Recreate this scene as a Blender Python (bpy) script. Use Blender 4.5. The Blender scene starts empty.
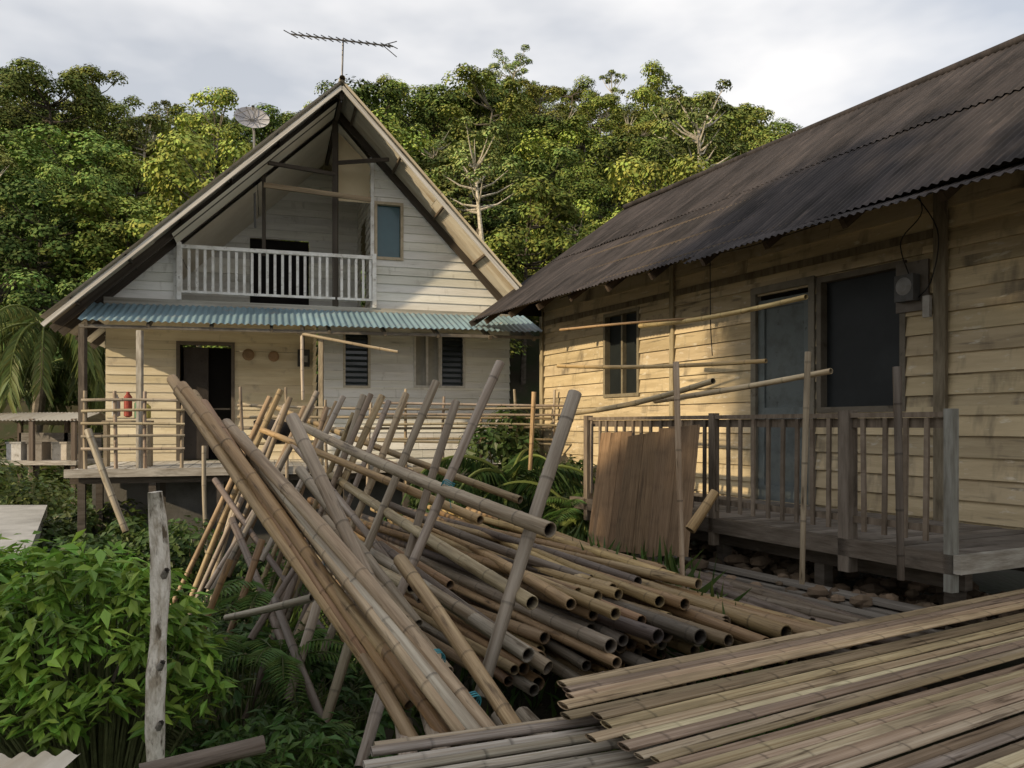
import bpy, math, random
import numpy as np
from mathutils import Vector
random.seed(7); rng=np.random.default_rng(7)
S=bpy.context.scene
S.view_settings.view_transform='Standard'; S.view_settings.look='None'; S.view_settings.exposure=0

# ------------------------------------------------------------------ mesh builder
class MB:
    def __init__(s): s.v=[];s.f=[];s.c=[];s.t=[];s.m=[];s.n=0
    def add(s,v,f,col=(1,1,1),tex=None,mat=0):
        v=np.asarray(v,float).reshape(-1,3); k=len(v)
        c=np.asarray(col,float)
        if c.ndim==1: c=np.tile(c,(k,1))
        tx=v if tex is None else np.asarray(tex,float)
        s.v.append(v);s.c.append(c);s.t.append(tx)
        f=np.asarray(f,int)+s.n
        s.f.extend(f.tolist()); s.m.extend([mat]*len(f)); s.n+=k
    def build(s,name,mats,parent=None,smooth=False,link=True):
        me=bpy.data.meshes.new(name)
        v=np.concatenate(s.v)
        me.from_pydata(v.tolist(),[],s.f)
        a=me.attributes.new('tint','FLOAT_COLOR','POINT')
        c=np.concatenate(s.c); c=np.hstack([c,np.ones((len(c),1))])
        a.data.foreach_set('color',c.ravel().astype(np.float32))
        a=me.attributes.new('tex','FLOAT_VECTOR','POINT')
        a.data.foreach_set('vector',np.concatenate(s.t).ravel().astype(np.float32))
        for m in (mats if isinstance(mats,(list,tuple)) else [mats]): me.materials.append(m)
        me.polygons.foreach_set('material_index',s.m)
        me.polygons.foreach_set('use_smooth',[smooth]*len(me.polygons))
        me.update()
        ob=bpy.data.objects.new(name,me)
        if link: S.collection.objects.link(ob)
        if parent: ob.parent=parent
        return ob
def empty(name,parent=None):
    o=bpy.data.objects.new(name,None); S.collection.objects.link(o); o.empty_display_size=.2
    if parent: o.parent=parent
    return o

# ------------------------------------------------------------------ materials
def mk(name,c1,c2,scale=(1,1,1),lo=.4,hi=.65,rough=.75,bump=.3,bscale=(30,30,30),stain=None,spec=.3,metal=0,transl=0,objrand=0,detail=4,plain=False):
    m=bpy.data.materials.new(name); m.use_nodes=True; nt=m.node_tree; N=nt.nodes; L=nt.links
    P=N['Principled BSDF']; P.inputs['Roughness'].default_value=rough
    P.inputs['Specular IOR Level'].default_value=spec; P.inputs['Metallic'].default_value=metal
    at=N.new('ShaderNodeAttribute'); at.attribute_name='tex'
    def noise(sc,det=detail):
        mp=N.new('ShaderNodeMapping'); mp.inputs['Scale'].default_value=sc; L.new(at.outputs['Vector'],mp.inputs['Vector'])
        n=N.new('ShaderNodeTexNoise'); n.inputs['Scale'].default_value=1; n.inputs['Detail'].default_value=det; n.inputs['Roughness'].default_value=.62
        L.new(mp.outputs[0],n.inputs['Vector']); return n
    def rampd(n,lo,hi):
        r=N.new('ShaderNodeMapRange'); r.inputs['From Min'].default_value=lo; r.inputs['From Max'].default_value=hi
        L.new(n.outputs['Fac'],r.inputs['Value']); return r
    def mix(fac,a,b,mode='MIX'):
        x=N.new('ShaderNodeMix'); x.data_type='RGBA'; x.blend_type=mode
        for idx,val in ((0,fac),(6,a),(7,b)):
            if isinstance(val,(int,float)): x.inputs[idx].default_value=val
            elif isinstance(val,tuple): x.inputs[idx].default_value=(*val,1)
            else: L.new(val,x.inputs[idx])
        return x.outputs[2]
    ta=N.new('ShaderNodeAttribute'); ta.attribute_name='tint'
    if plain: col=ta.outputs['Color']
    else:
        col=mix(rampd(noise(scale),lo,hi).outputs[0],tuple(c1),tuple(c2))
        if stain:
            for (sc,ssc,sl,sh) in stain: col=mix(rampd(noise(ssc),sl,sh).outputs[0],col,tuple(sc))
        col=mix(1.0,col,ta.outputs['Color'],'MULTIPLY')
    if objrand:
        oi=N.new('ShaderNodeObjectInfo'); hs=N.new('ShaderNodeHueSaturation')
        r=N.new('ShaderNodeMapRange'); r.inputs['To Min'].default_value=.480; r.inputs['To Max'].default_value=.516
        L.new(oi.outputs['Random'],r.inputs['Value']); L.new(r.outputs[0],hs.inputs['Hue'])
        mm=N.new('ShaderNodeMath'); mm.operation='MULTIPLY'; mm.inputs[1].default_value=7.31
        fr=N.new('ShaderNodeMath'); fr.operation='FRACT'; L.new(oi.outputs['Random'],mm.inputs[0]); L.new(mm.outputs[0],fr.inputs[0])
        r2=N.new('ShaderNodeMapRange'); r2.inputs['To Min'].default_value=.6; r2.inputs['To Max'].default_value=1.45
        L.new(fr.outputs[0],r2.inputs['Value']); L.new(r2.outputs[0],hs.inputs['Value']); L.new(col,hs.inputs['Color']); col=hs.outputs[0]
    L.new(col,P.inputs['Base Color'])
    if bump:
        b=N.new('ShaderNodeBump'); b.inputs['Strength'].default_value=bump; b.inputs['Distance'].default_value=.01
        L.new(noise(bscale,2).outputs['Fac'],b.inputs['Height']); L.new(b.outputs[0],P.inputs['Normal'])
    if transl:
        t=N.new('ShaderNodeBsdfTranslucent'); L.new(col,t.inputs['Color']); ms=N.new('ShaderNodeMixShader'); ms.inputs[0].default_value=transl
        L.new(P.outputs[0],ms.inputs[1]); L.new(t.outputs[0],ms.inputs[2]); L.new(ms.outputs[0],N['Material Output'].inputs['Surface'])
    return m
M_bamboo=mk('bamboo',(1,1,1),(.52,.46,.40),(1.3,34,34),.38,.68,.5,.4,(4,110,110),
    stain=[((.40,.375,.34),(.9,7,7),.56,.76),((.16,.125,.09),(3.0,22,22),.60,.74)],spec=.3)
M_split=mk('split_bamboo',(1,1,1),(.55,.49,.42),(1.1,60,60),.35,.66,.6,.5,(5,140,140),
    stain=[((.45,.43,.40),(1.0,9,9),.50,.68),((.14,.11,.085),(2.2,30,30),.56,.70)],spec=.2)
M_wood=mk('weathered_wood',(1,1,1),(.5,.47,.43),(3,3,22),.35,.7,.85,.5,(8,8,60),stain=[((.2,.19,.17),(2,2,5),.58,.78)])
M_woodv=mk('weathered_wood_upright',(1,1,1),(.5,.47,.43),(22,22,3),.35,.7,.85,.5,(60,60,8),stain=[((.2,.19,.17),(5,5,2),.58,.78)])
M_panel=mk('flattened_bamboo',(1,1,1),(.6,.55,.5),(2.5,40,1),.35,.65,.7,.5,(6,90,1),stain=[((.35,.32,.28),(1.5,5,1),.55,.72)])
M_white=mk('white_painted_boards',(.82,.81,.76),(.66,.65,.59),(1.2,1.2,9),.42,.72,.6,.35,(6,6,50),
    stain=[((.38,.36,.31),(5,5,1.3),.61,.82),((.30,.27,.22),(1.5,1.5,16),.65,.82)])
M_cream=mk('cream_painted_boards',(.56,.46,.295),(.42,.335,.205),(1.0,1.0,8),.4,.68,.65,.45,(6,6,50),
    stain=[((.17,.14,.10),(3.5,3.5,1.0),.54,.74),((.13,.11,.08),(1.2,1.2,14),.59,.75),((.63,.57,.45),(6,6,18),.60,.72)])
M_cream2=mk('veranda_painted_boards',(.76,.69,.53),(.62,.54,.38),(1.0,1.0,8),.4,.68,.65,.35,(6,6,50),stain=[((.32,.28,.22),(3,3,2),.60,.8)])
M_roofd=mk('dark_corrugated_roof',(.036,.033,.034),(.066,.057,.056),(9,1.2,1),.38,.68,.85,.3,(20,6,20),
    stain=[((.022,.020,.020),(2.0,.8,1),.47,.66),((.11,.09,.082),(24,2.4,1),.60,.78)],spec=.12)
M_roofl=mk('grey_corrugated_roof',(.52,.48,.40),(.34,.27,.18),(4,.6,1),.45,.7,.6,.2,(10,5,5),stain=[((.15,.10,.07),(1.5,2.0,1),.62,.8)],spec=.3)
M_teal=mk('turquoise_corrugated_awning',(.21,.32,.37),(.14,.21,.25),(4,.7,1),.4,.7,.5,.15,(10,5,5),stain=[((.29,.28,.26),(2,5,1),.58,.74)])
M_ceil=mk('ceiling_panel',(.84,.79,.68),(.70,.64,.52),(1,1,1),.4,.7,.8,.2)
M_paint=mk('trim_paint',(1,1,1),(.7,.68,.64),(6,6,6),.45,.7,.6,.3,(30,30,30),stain=[((.35,.32,.28),(9,9,9),.62,.74)])
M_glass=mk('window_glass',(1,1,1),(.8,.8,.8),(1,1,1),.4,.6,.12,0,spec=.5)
M_mesh=mk('dusty_screen',(1,1,1),(.7,.7,.7),(2,2,2),.4,.6,.45,0,spec=.2)
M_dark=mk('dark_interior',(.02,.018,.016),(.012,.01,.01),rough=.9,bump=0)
M_conc=mk('stained_concrete',(.16,.155,.145),(.07,.07,.062),(1.3,1.3,1.3),.4,.68,.9,.5,(20,20,20))
M_metal=mk('galvanised_metal',(.35,.35,.36),(.2,.19,.18),(8,8,8),.4,.7,.45,.1,metal=.5)
M_leaf=mk('leaf',(1,1,1),(1,1,1),rough=.45,bump=0,transl=.3,spec=.35,plain=True)
M_treeleaf=mk('tree_foliage',(1,1,1),(1,1,1),rough=.8,bump=0,objrand=1,spec=.12,plain=True)
M_bark=mk('bark',(1,1,1),(.5,.48,.42),(8,8,2),.4,.65,.9,.6,(30,30,8))
M_ground=mk('ground',(.055,.045,.03),(.035,.045,.018),(.8,.8,.8),.4,.62,.95,.8,(12,12,12),stain=[((.09,.075,.055),(2.5,2.5,2.5),.6,.75)])
M_path=mk('path_concrete',(.42,.42,.41),(.26,.26,.25),(1.5,1.5,1.5),.4,.7,.9,.5)
M_rope=mk('blue_cord',(.05,.26,.30),(.04,.18,.22),rough=.6,bump=0)

# ------------------------------------------------------------------ frames of reference
def FL(s,n,z): return (-2.76+.956*s-.292*n, 13+.292*s+.956*n, z)      # gable house: s along facade, n into house
def FR(t,w,z): return (2.956-.449*t+.893*w, 5.4+.893*t+.449*w, z)     # long house: t along its front, w into house
F0=lambda a,b,c:(a,b,c)
def sight(u,v,d): return Vector(((u-512)/800*d, d, (425-v)/800*d))    # surveyed bearing/elevation at depth d (m)

def box(mb,F,a,b,c,col=(1,1,1),mat=0):
    P=[(x,y,z) for x in a for y in b for z in c]
    o=random.random()*20
    mb.add([F(*p) for p in P],[(0,1,3,2),(4,6,7,5),(0,4,5,1),(2,3,7,6),(0,2,6,4),(1,5,7,3)],col,[(p[0]+o,p[1],p[2]) for p in P],mat)
def beam(mb,a,b,w,h,col=(1,1,1),mat=0,up=Vector((0,0,1))):
    a=Vector(a);b=Vector(b);d=(b-a);L=d.length;d.normalize()
    x=d.cross(up)
    if x.length<.05: x=d.cross(Vector((1,0,0)))
    x.normalize(); y=x.cross(d)
    V=[];T=[];o=random.random()*30
    for i,p in enumerate((a,b)):
        for sx in(-1,1):
            for sy in(-1,1):
                V.append(p+x*sx*w/2+y*sy*h/2);T.append((i*L*.2+o,sx*w/2,sy*h/2))
    mb.add(V,[(0,1,3,2),(4,6,7,5),(0,4,5,1),(2,3,7,6),(0,2,6,4),(1,5,7,3)],col,T,mat)
def tube(mb,pts,rad,col,sides=6,mat=0):
    pts=[Vector(p) for p in pts]; n=len(pts); V=[];T=[];o=random.random()*50;L=0
    x=None
    for i,p in enumerate(pts):
        d=(pts[min(i+1,n-1)]-pts[max(i-1,0)]).normalized()
        if x is None:
            x=d.cross(Vector((0,0,1)))
            if x.length<.1: x=d.cross(Vector((1,0,0)))
        x=(x-d*x.dot(d)).normalized(); y=d.cross(x)
        if i: L+=(pts[i]-pts[i-1]).length
        r=rad[i] if hasattr(rad,'__len__') else rad
        for k in range(sides):
            a=2*math.pi*k/sides; V.append(p+x*math.cos(a)*r+y*math.sin(a)*r); T.append((L+o,math.cos(a)*r,math.sin(a)*r))
    f=[(i*sides+k,i*sides+(k+1)%sides,(i+1)*sides+(k+1)%sides,(i+1)*sides+k) for i in range(n-1) for k in range(sides)]
    mb.add(V,f,col,T,mat)
TAN=(.50,.36,.19);BRN=(.34,.215,.11);GRY=(.38,.33,.265);DGR=(.16,.13,.105);PAL=(.58,.48,.32)
def pole(mb,a,b,r0,r1=None,col=TAN,seg=.36,bend=.012,sides=12,nodes=True,flat=1.0):
    a=np.array(a,float);b=np.array(b,float);L=np.linalg.norm(b-a);d=(b-a)/L
    if r1 is None: r1=r0*.85
    up=np.array([0,0,1.]) if abs(d[2])<.9 else np.array([1.,0,0])
    x=np.cross(d,up);x/=np.linalg.norm(x);y=np.cross(x,d)
    R=[(0,1,1)]
    seg=seg*random.uniform(.8,1.25)
    p=random.uniform(.05,seg)
    while p<L-.06:
        if nodes:
            nk=random.uniform(.45,.75)
            R+=[(p-.016,1,1),(p-.005,1.03,.92),(p,1.06,nk),(p+.005,1.03,nk+.1),(p+.016,.99,1.06),(p+seg*.5,.975,random.uniform(.85,1.08))]
        else: R+=[(p,random.uniform(.9,1.06),1)]
        p+=seg*random.uniform(.85,1.15)
    R=[q for q in R if q[0]<L-.01]+[(L,1,1)]
    R.sort()
    cv=np.array(col)*random.uniform(.75,1.18); cv=cv*np.array([1,random.uniform(.95,1.03),random.uniform(.87,1.08)])
    ph=random.uniform(0,6.28); bd=bend*random.uniform(-1,1.4)*L
    bv=(x*math.cos(ph)*.5-y*abs(math.sin(ph)))*bd
    ang=np.linspace(0,2*math.pi,sides,endpoint=False)
    V=[];C=[];T=[];o=random.random()*60
    def ring(s,r,cc):
        c=a+d*s+bv*math.sin(math.pi*min(1,max(0,s/L)))
        V.append(c+np.outer(np.cos(ang)*r,x)+np.outer(np.sin(ang)*r*flat,y))
        C.append(np.tile(cc,(sides,1)))
        T.append(np.stack([np.full(sides,s+o),np.cos(ang)*r+o,np.sin(ang)*r],1))
    ra=lambda s:r0+(r1-r0)*s/L
    blk=np.array([.015,.012,.01]); w=random.uniform(.74,.85)
    if flat<1: w=.9; blk=cv*.8
    ring(.14 if flat==1 else .003,ra(0)*w*.9,blk); ring(.05 if flat==1 else .002,ra(0)*w*.97,blk*(2 if flat==1 else 1)); ring(.0,ra(0)*w,cv*(.5 if flat==1 else .8)); ring(-.001,ra(0)*.98,cv*.95)
    for (s,k,cc) in R: ring(s,ra(s)*k,cv*cc)
    ring(L+.001,ra(L)*.98,cv*.95); ring(L,ra(L)*w,cv*.5); ring(L-.05,ra(L)*w*.97,blk*2); ring(L-.14,ra(L)*w*.9,blk)
    n=len(V); i=np.arange(n-1)[:,None]*sides; k=np.arange(sides)[None,:]; k2=(k+1)%sides
    f=np.stack([i+k,i+k2,i+sides+k2,i+sides+k],-1).reshape(-1,4)
    mb.add(np.concatenate(V),f,np.concatenate(C),np.concatenate(T))
    mb.f.append([mb.n-n*sides+j for j in range(sides)]);mb.m.append(0)
    mb.f.append([mb.n-sides+j for j in range(sides)]);mb.m.append(0)
def corr(mb,O,A,B,pitch=.076,amp=.011,sheet=1.8,sag=.01,mat=0,sub=6,tintv=.12,lift=.012):
    O=np.array(O,float);A=np.array(A,float);B=np.array(B,float)
    La=np.linalg.norm(A);Lb=np.linalg.norm(B);a=A/La;b=B/Lb;n=np.cross(a,b);n/=np.linalg.norm(n)
    if n[2]<0:n=-n
    ns=max(1,round(Lb/sheet))
    nc=int(La/pitch*sub)+1; ca=np.linspace(0,La,nc); prof=np.cos(ca/pitch*2*math.pi)*amp
    wsh=.78; sid=(ca/wsh).astype(int)
    for r in range(ns):
        l0=Lb*r/ns; l1=Lb*(r+1)/ns+(.1 if r<ns-1 else 0)
        tnt=1+rng.uniform(-tintv,tintv,sid.max()+2); off=rng.uniform(-.035,.035,sid.max()+2)
        rows=[l0,(l0*2+l1)/3,(l0+2*l1)/3,l1]
        V=[];C=[];T=[]
        for j,l in enumerate(rows):
            lf=lift*(j/3)-.004
            ll=l+(off[sid] if j==3 else 0)
            sg=np.sin(ca*.9+r*2+j)*sag+np.sin(ca*.31+1.3*r)*sag
            V.append(O+np.outer(ca,a)+np.outer(np.ones(nc)*ll,b)+np.outer(prof+lf+sg,n))
            C.append(np.repeat(tnt[sid][:,None],3,1)); T.append(np.stack([ca+sid*.37,np.ones(nc)*l+sid*1.7,np.zeros(nc)+r*3.3],1))
        i=np.arange(3)[:,None]*nc;k=np.arange(nc-1)[None,:]
        f=np.stack([i+k,i+k+1,i+nc+k+1,i+nc+k],-1).reshape(-1,4)
        mb.add(np.concatenate(V),f,np.concatenate(C),np.concatenate(T),mat)
def claps(mb,F,s0,s1,n,z0,z1,h,openings=(),out=-.022,limits=None,mat=0,tv=.1):
    br=set([z0,z1]); k=z0
    while k<z1: br.add(round(k,5)); k+=h
    for o in openings:
        for z in (o[2],o[3]):
            if z0<z<z1: br.add(z)
    br=sorted(br); tints={}
    for za,zb in zip(br[:-1],br[1:]):
        if zb-za<.004: continue
        i=int((za-z0+1e-4)/h); base=z0+i*h
        fa=1-(za-base)/h; fb=1-(zb-base)/h
        if i not in tints: tints[i]=(1+random.uniform(-tv,tv),random.uniform(0,30),random.uniform(-.004,.004))
        tn,tof,jz=tints[i]
        la=limits(za) if limits else (s0,s1); lb=limits(zb) if limits else (s0,s1)
        L=(max(s0,la[0]),max(s0,lb[0]));R=(min(s1,la[1]),min(s1,lb[1]))
        if R[0]<=L[0]: continue
        if R[1]<L[1]: mm=(R[1]+L[1])/2; L=(L[0],mm);R=(R[0],mm)
        segs=[(L,R)]
        for o in openings:
            if o[2]<=za+1e-4 and o[3]>=zb-1e-4:
                ns=[]
                for (l,r) in segs:
                    if o[1]<=l[0] or o[0]>=r[0]: ns.append((l,r));continue
                    if o[0]>l[0]: ns.append((l,(o[0],o[0])))
                    if o[1]<r[0]: ns.append(((o[1],o[1]),r))
                segs=ns
        for l,r in segs:
            cuts=[0,1]
            Ls=r[0]-l[0]
            if Ls>3: cuts=[0,(random.Random(i*7+3).uniform(.3,.7)),1]
            if Ls>7: q=random.Random(i*5+1); cuts=[0,q.uniform(.15,.3),q.uniform(.4,.6),q.uniform(.7,.85),1]
            for c0,c1 in zip(cuts[:-1],cuts[1:]):
                e=.0015 if len(cuts)>2 else 0
                q=lambda c,j:(l[j]+(r[j]-l[j])*c)
                P=[(q(c0,0)+e,n+out*fa,za+jz),(q(c1,0)-e,n+out*fa,za+jz),(q(c1,1)-e,n+out*fb,zb+jz),(q(c0,1)+e,n+out*fb,zb+jz),
                   (q(c0,0)+e,n+.02,za+jz),(q(c1,0)-e,n+.02,za+jz)]
                t2=tn*(1+random.uniform(-tv*.6,tv*.6)); o2=random.uniform(0,9)
                mb.add([F(*p) for p in P],[(0,1,2,3),(0,4,5,1)],(t2,t2,t2*random.uniform(.96,1.03)),[(p[0]+tof+o2,p[1],p[2]) for p in P],mat)
def window(par,name,F,s0,s1,z0,z1,n,fcol=(.5,.5,.48),gcol=(.03,.05,.05),fr=.05,mull=(),louv=False,depth=.06,gm=None):
    mb=MB()
    box(mb,F,(s0,s1),(n+depth,n+depth+.01),(z0,z1),gcol,1)
    for a,c in (((s0-fr,s0),(z0-fr,z1+fr)),((s1,s1+fr),(z0-fr,z1+fr)),((s0,s1),(z1,z1+fr)),((s0,s1),(z0-fr,z0))):
        box(mb,F,a,(n-.035,n+depth+.02),c,fcol,0)
    for m in mull: box(mb,F,(m-.02,m+.02),(n-.01,n+depth),(z0,z1),fcol,0)
    if louv:
        z=z0+.04
        while z<z1-.05:
            P=[(s0,n+.045,z+.03),(s1,n+.045,z+.03),(s1,n-.005,z-.03+.02),(s0,n-.005,z-.03+.02)]
            mb.add([F(*p) for p in P],[(0,1,2,3)],(.07,.085,.085),None,1); z+=.1
    return mb.build(name,[M_paint,gm or M_glass],par)

# ================================================================== TERRAIN
sky_u=[-600,-300,-100,0,60,120,150,200,240,290,330,370,420,470,515,560,600,660,700,740,770,790,830,870,900,1000,1300,1900]
sky_v=[200,120,85,80,72,90,118,122,110,120,112,96,101,98,92,98,104,98,108,112,130,148,146,133,145,170,250,330]
def sstep(a,b,x): t=np.clip((x-a)/(b-a),0,1); return t*t*(3-2*t)
def terrain(x,y):
    x=np.asarray(x,float);y=np.asarray(y,float)
    g=-2.6+1.15*sstep(-.3,1.6,x+ (y-5)*.45)*sstep(14,9,y)
    g=g+.08*np.sin(x*1.7+y)+.06*np.sin(y*2.3-x*.9)
    ys=np.maximum(y,5); u=512+800*x/ys
    D=58+34*sstep(100,800,u); v=np.interp(u,sky_u,sky_v)
    zr=(425-v)/800*D-7.0
    f=np.clip((y-25)/(D-25),0,1)
    hz=(zr+2.6)*(f**.85)
    hz=hz+np.where(f>0,1.1*np.sin(x*.23+1)*np.sin(y*.19)*np.clip(f*4,0,1),0)
    hz=np.where(y>D,(zr+2.6)*np.clip(1-(y-D)/90,0,1)**1.2,hz)
    return g+np.where(y>25,np.maximum(hz,0),0)
def axis(n,near,far): t=np.linspace(-1,1,n); return np.sinh(t*near)/np.sinh(near)*far
xs=axis(181,5.2,900); ys=axis(221,5.0,900)+20
X,Y=np.meshgrid(xs,ys); Z=terrain(X,Y)
mb=MB(); nx=len(xs);ny=len(ys)
i=np.arange(ny-1)[:,None]*nx;k=np.arange(nx-1)[None,:]
mb.add(np.stack([X,Y,Z],-1).reshape(-1,3),np.stack([i+k,i+k+1,i+nx+k+1,i+nx+k],-1).reshape(-1,4))
mb.build('ground',M_ground,smooth=True)

# ================================================================== FOLIAGE TOOLS
def leaves(mb,P,Dr,Nn,Ln,Wd,col,fold=.18,mat=0):
    P=np.asarray(P,float);D=Dr/np.maximum(np.linalg.norm(Dr,axis=1,keepdims=True),1e-6)
    sd=np.cross(D,Nn);sd/=np.maximum(np.linalg.norm(sd,axis=1,keepdims=True),1e-6); nn=np.cross(sd,D)
    Ln=np.asarray(Ln)[:,None];Wd=np.asarray(Wd)[:,None]
    b=P;m=P+D*Ln*.5-nn*Ln*fold*.5;r=P+D*Ln*.42+sd*Wd/2;l=P+D*Ln*.42-sd*Wd/2;t=P+D*Ln-nn*Ln*fold
    V=np.stack([b,r,t,l,m],1).reshape(-1,3); k=np.arange(len(P))[:,None]*5
    f=np.concatenate([k+np.array([0,1,2,4]),k+np.array([0,4,2,3])]).reshape(-1,4)
    mb.add(V,f,np.repeat(col,5,axis=0),None,mat)
def tleaves(mb,P,Dr,Nn,Ln,Wd,col,mat=0):
    D=Dr/np.maximum(np.linalg.norm(Dr,axis=1,keepdims=True),1e-6)
    sd=np.cross(D,Nn);sd/=np.maximum(np.linalg.norm(sd,axis=1,keepdims=True),1e-6)
    Ln=Ln[:,None];Wd=Wd[:,None]
    V=np.stack([P,P+D*Ln*.45+sd*Wd/2,P+D*Ln,P+D*Ln*.45-sd*Wd/2],1).reshape(-1,3)
    mb.add(V,np.arange(len(P)*4).reshape(-1,4),np.repeat(col,4,axis=0),None,mat)
def rdir(n): v=rng.normal(size=(n,3)); return v/np.linalg.norm(v,axis=1,keepdims=True)
def greens(n,base,var=.35):
    base=np.array(base); c=base[None,:]*(1+rng.uniform(-var,var,(n,1))); c[:,0]*=1+rng.uniform(-.2,.22,n); return c
def lobe(mb,c,r,n,size,base,flat=.75,mat=0,cheap=False):
    d=rdir(n); d[:,2]=np.where(d[:,2]<-.3,-d[:,2],d[:,2])
    rad=r*rng.uniform(.5,1.12,n)**.6
    P=np.array(c)+d*rad[:,None]*np.array([1,1,flat])
    nn=d*1.1+rdir(n)*.5+np.array([0,0,.5]); dr=np.cross(nn,rdir(n))
    (tleaves if cheap else leaves)(mb,P,dr,nn,size*rng.uniform(.6,1.3,n),size*.66*rng.uniform(.6,1.2,n),greens(n,base,.28),mat=mat)
def tree_mesh(name,H,cr,nl,trunk_r,base,bark,nleaf=110,size=.42,low=.35,sparse=False):
    mb=MB(); 
    lean=np.array([random.uniform(-.5,.5),random.uniform(-.5,.5)])
    top=Vector((lean[0],lean[1],H*.8)); mid=Vector((lean[0]*.3,lean[1]*.3,H*.4))
    tube(mb,[(0,0,-1.5),mid,top],[trunk_r,trunk_r*.75,trunk_r*.3],bark,7,1)
    for q in range(nl):
        a=random.uniform(0,6.283); h=random.uniform(low,1)
        rr=cr*math.sqrt(max(0,1-((h-.62)/.5)**2))*random.uniform(.35,1)
        c=Vector((lean[0]*h+math.cos(a)*rr,lean[1]*h+math.sin(a)*rr,H*h-.3))
        st=mid.lerp(top,max(0,min(1,(h-.4)/.45-.15)))
        tube(mb,[st,(st+c)/2+Vector((0,0,-.2)),c],[trunk_r*.35,trunk_r*.22,.02],bark,4,1)
        lr=cr*random.uniform(.20,.38)
        if sparse: lr*=.7
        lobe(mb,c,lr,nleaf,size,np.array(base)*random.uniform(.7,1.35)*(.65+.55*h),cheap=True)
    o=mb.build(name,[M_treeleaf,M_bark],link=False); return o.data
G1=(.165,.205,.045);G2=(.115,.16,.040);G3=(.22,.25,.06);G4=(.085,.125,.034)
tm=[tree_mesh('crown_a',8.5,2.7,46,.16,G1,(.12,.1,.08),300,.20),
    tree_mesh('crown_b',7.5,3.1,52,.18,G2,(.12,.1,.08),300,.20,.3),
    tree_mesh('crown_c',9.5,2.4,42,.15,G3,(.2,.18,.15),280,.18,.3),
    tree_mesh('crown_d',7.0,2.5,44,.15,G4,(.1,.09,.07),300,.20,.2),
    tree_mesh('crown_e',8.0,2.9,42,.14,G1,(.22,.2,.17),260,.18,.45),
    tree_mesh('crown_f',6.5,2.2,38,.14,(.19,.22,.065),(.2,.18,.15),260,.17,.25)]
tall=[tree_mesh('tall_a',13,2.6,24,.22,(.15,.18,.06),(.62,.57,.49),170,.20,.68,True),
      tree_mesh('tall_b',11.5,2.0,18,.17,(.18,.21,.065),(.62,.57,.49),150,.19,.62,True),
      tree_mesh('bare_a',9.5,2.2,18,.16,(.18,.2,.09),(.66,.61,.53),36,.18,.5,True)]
forest=empty('hillside_forest')
def inst(me,x,y,sc,z=None,par=forest,nm='forest_tree'):
    o=bpy.data.objects.new(nm,me); S.collection.objects.link(o); o.parent=par
    o.location=(x,y,float(terrain(x,y)) if z is None else z); o.rotation_euler=(random.uniform(-.06,.06),random.uniform(-.06,.06),random.uniform(0,6.28))
    o.scale=(sc*random.uniform(.85,1.2),sc*random.uniform(.85,1.2),sc*random.uniform(.85,1.15)); return o
y=27.
while y<97:
    step=3.0+ (y-27)*.026
    x=-1.0*y
    while x<.72*y:
        xx=x+random.uniform(-1,1)*step*.45; yy=y+random.uniform(-1,1)*step*.45
        uu=512+800*xx/yy; D=58+34*float(sstep(100,800,uu))
        if yy<D+2 and not(uu>820 and yy<75 ):
            k=random.random()
            sc=random.uniform(.62,1.12)*(1+ .1*(yy>70))
            if yy>D-10: sc=min(sc,.92); k=1
            me=random.choice(tm) if k>.09 else random.choice(tall)
            inst(me,xx,yy,sc*(.75 if k<=.09 else 1))
        x+=step*1.25
    y+=step*1.05
for (u,D,me,sc) in [(515,82,tall[0],1.0),(165,60,tall[1],.72),(690,78,tall[2],.9),(392,80,tall[1],.78),(428,82,tall[0],.62),
                    (672,76,tall[1],.85),(155,50,tall[1],.7),(850,92,tm[0],.75),(870,92,tm[4],.75),(835,92,tm[2],.5),(242,60,tall[2],.5),(570,66,tall[2],.9),(770,84,tm[5],.7),(610,78,tall[1],.8)]:
    inst(me,(u-512)/800*D,D,sc)
# unseen trees added behind the viewer to shade the yard from the low sun
for (c_,a_,k_,sc) in [(.2,13,0,1.3),(2.2,14.5,1,1.35),(4.0,13,3,1.3),(1.2,17,4,1.5),(3.4,18,0,1.5),(-2,14,1,1.4),(3.0,15.5,0,1.6),(2.4,20,3,1.9),(5.0,15.5,3,1.0)]:
    x=c_*-.6-a_*.8;yy=c_*.8-a_*.6; o=inst(tm[k_],x,yy,sc,-2.0,None,'added_shade_tree')
    
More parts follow.
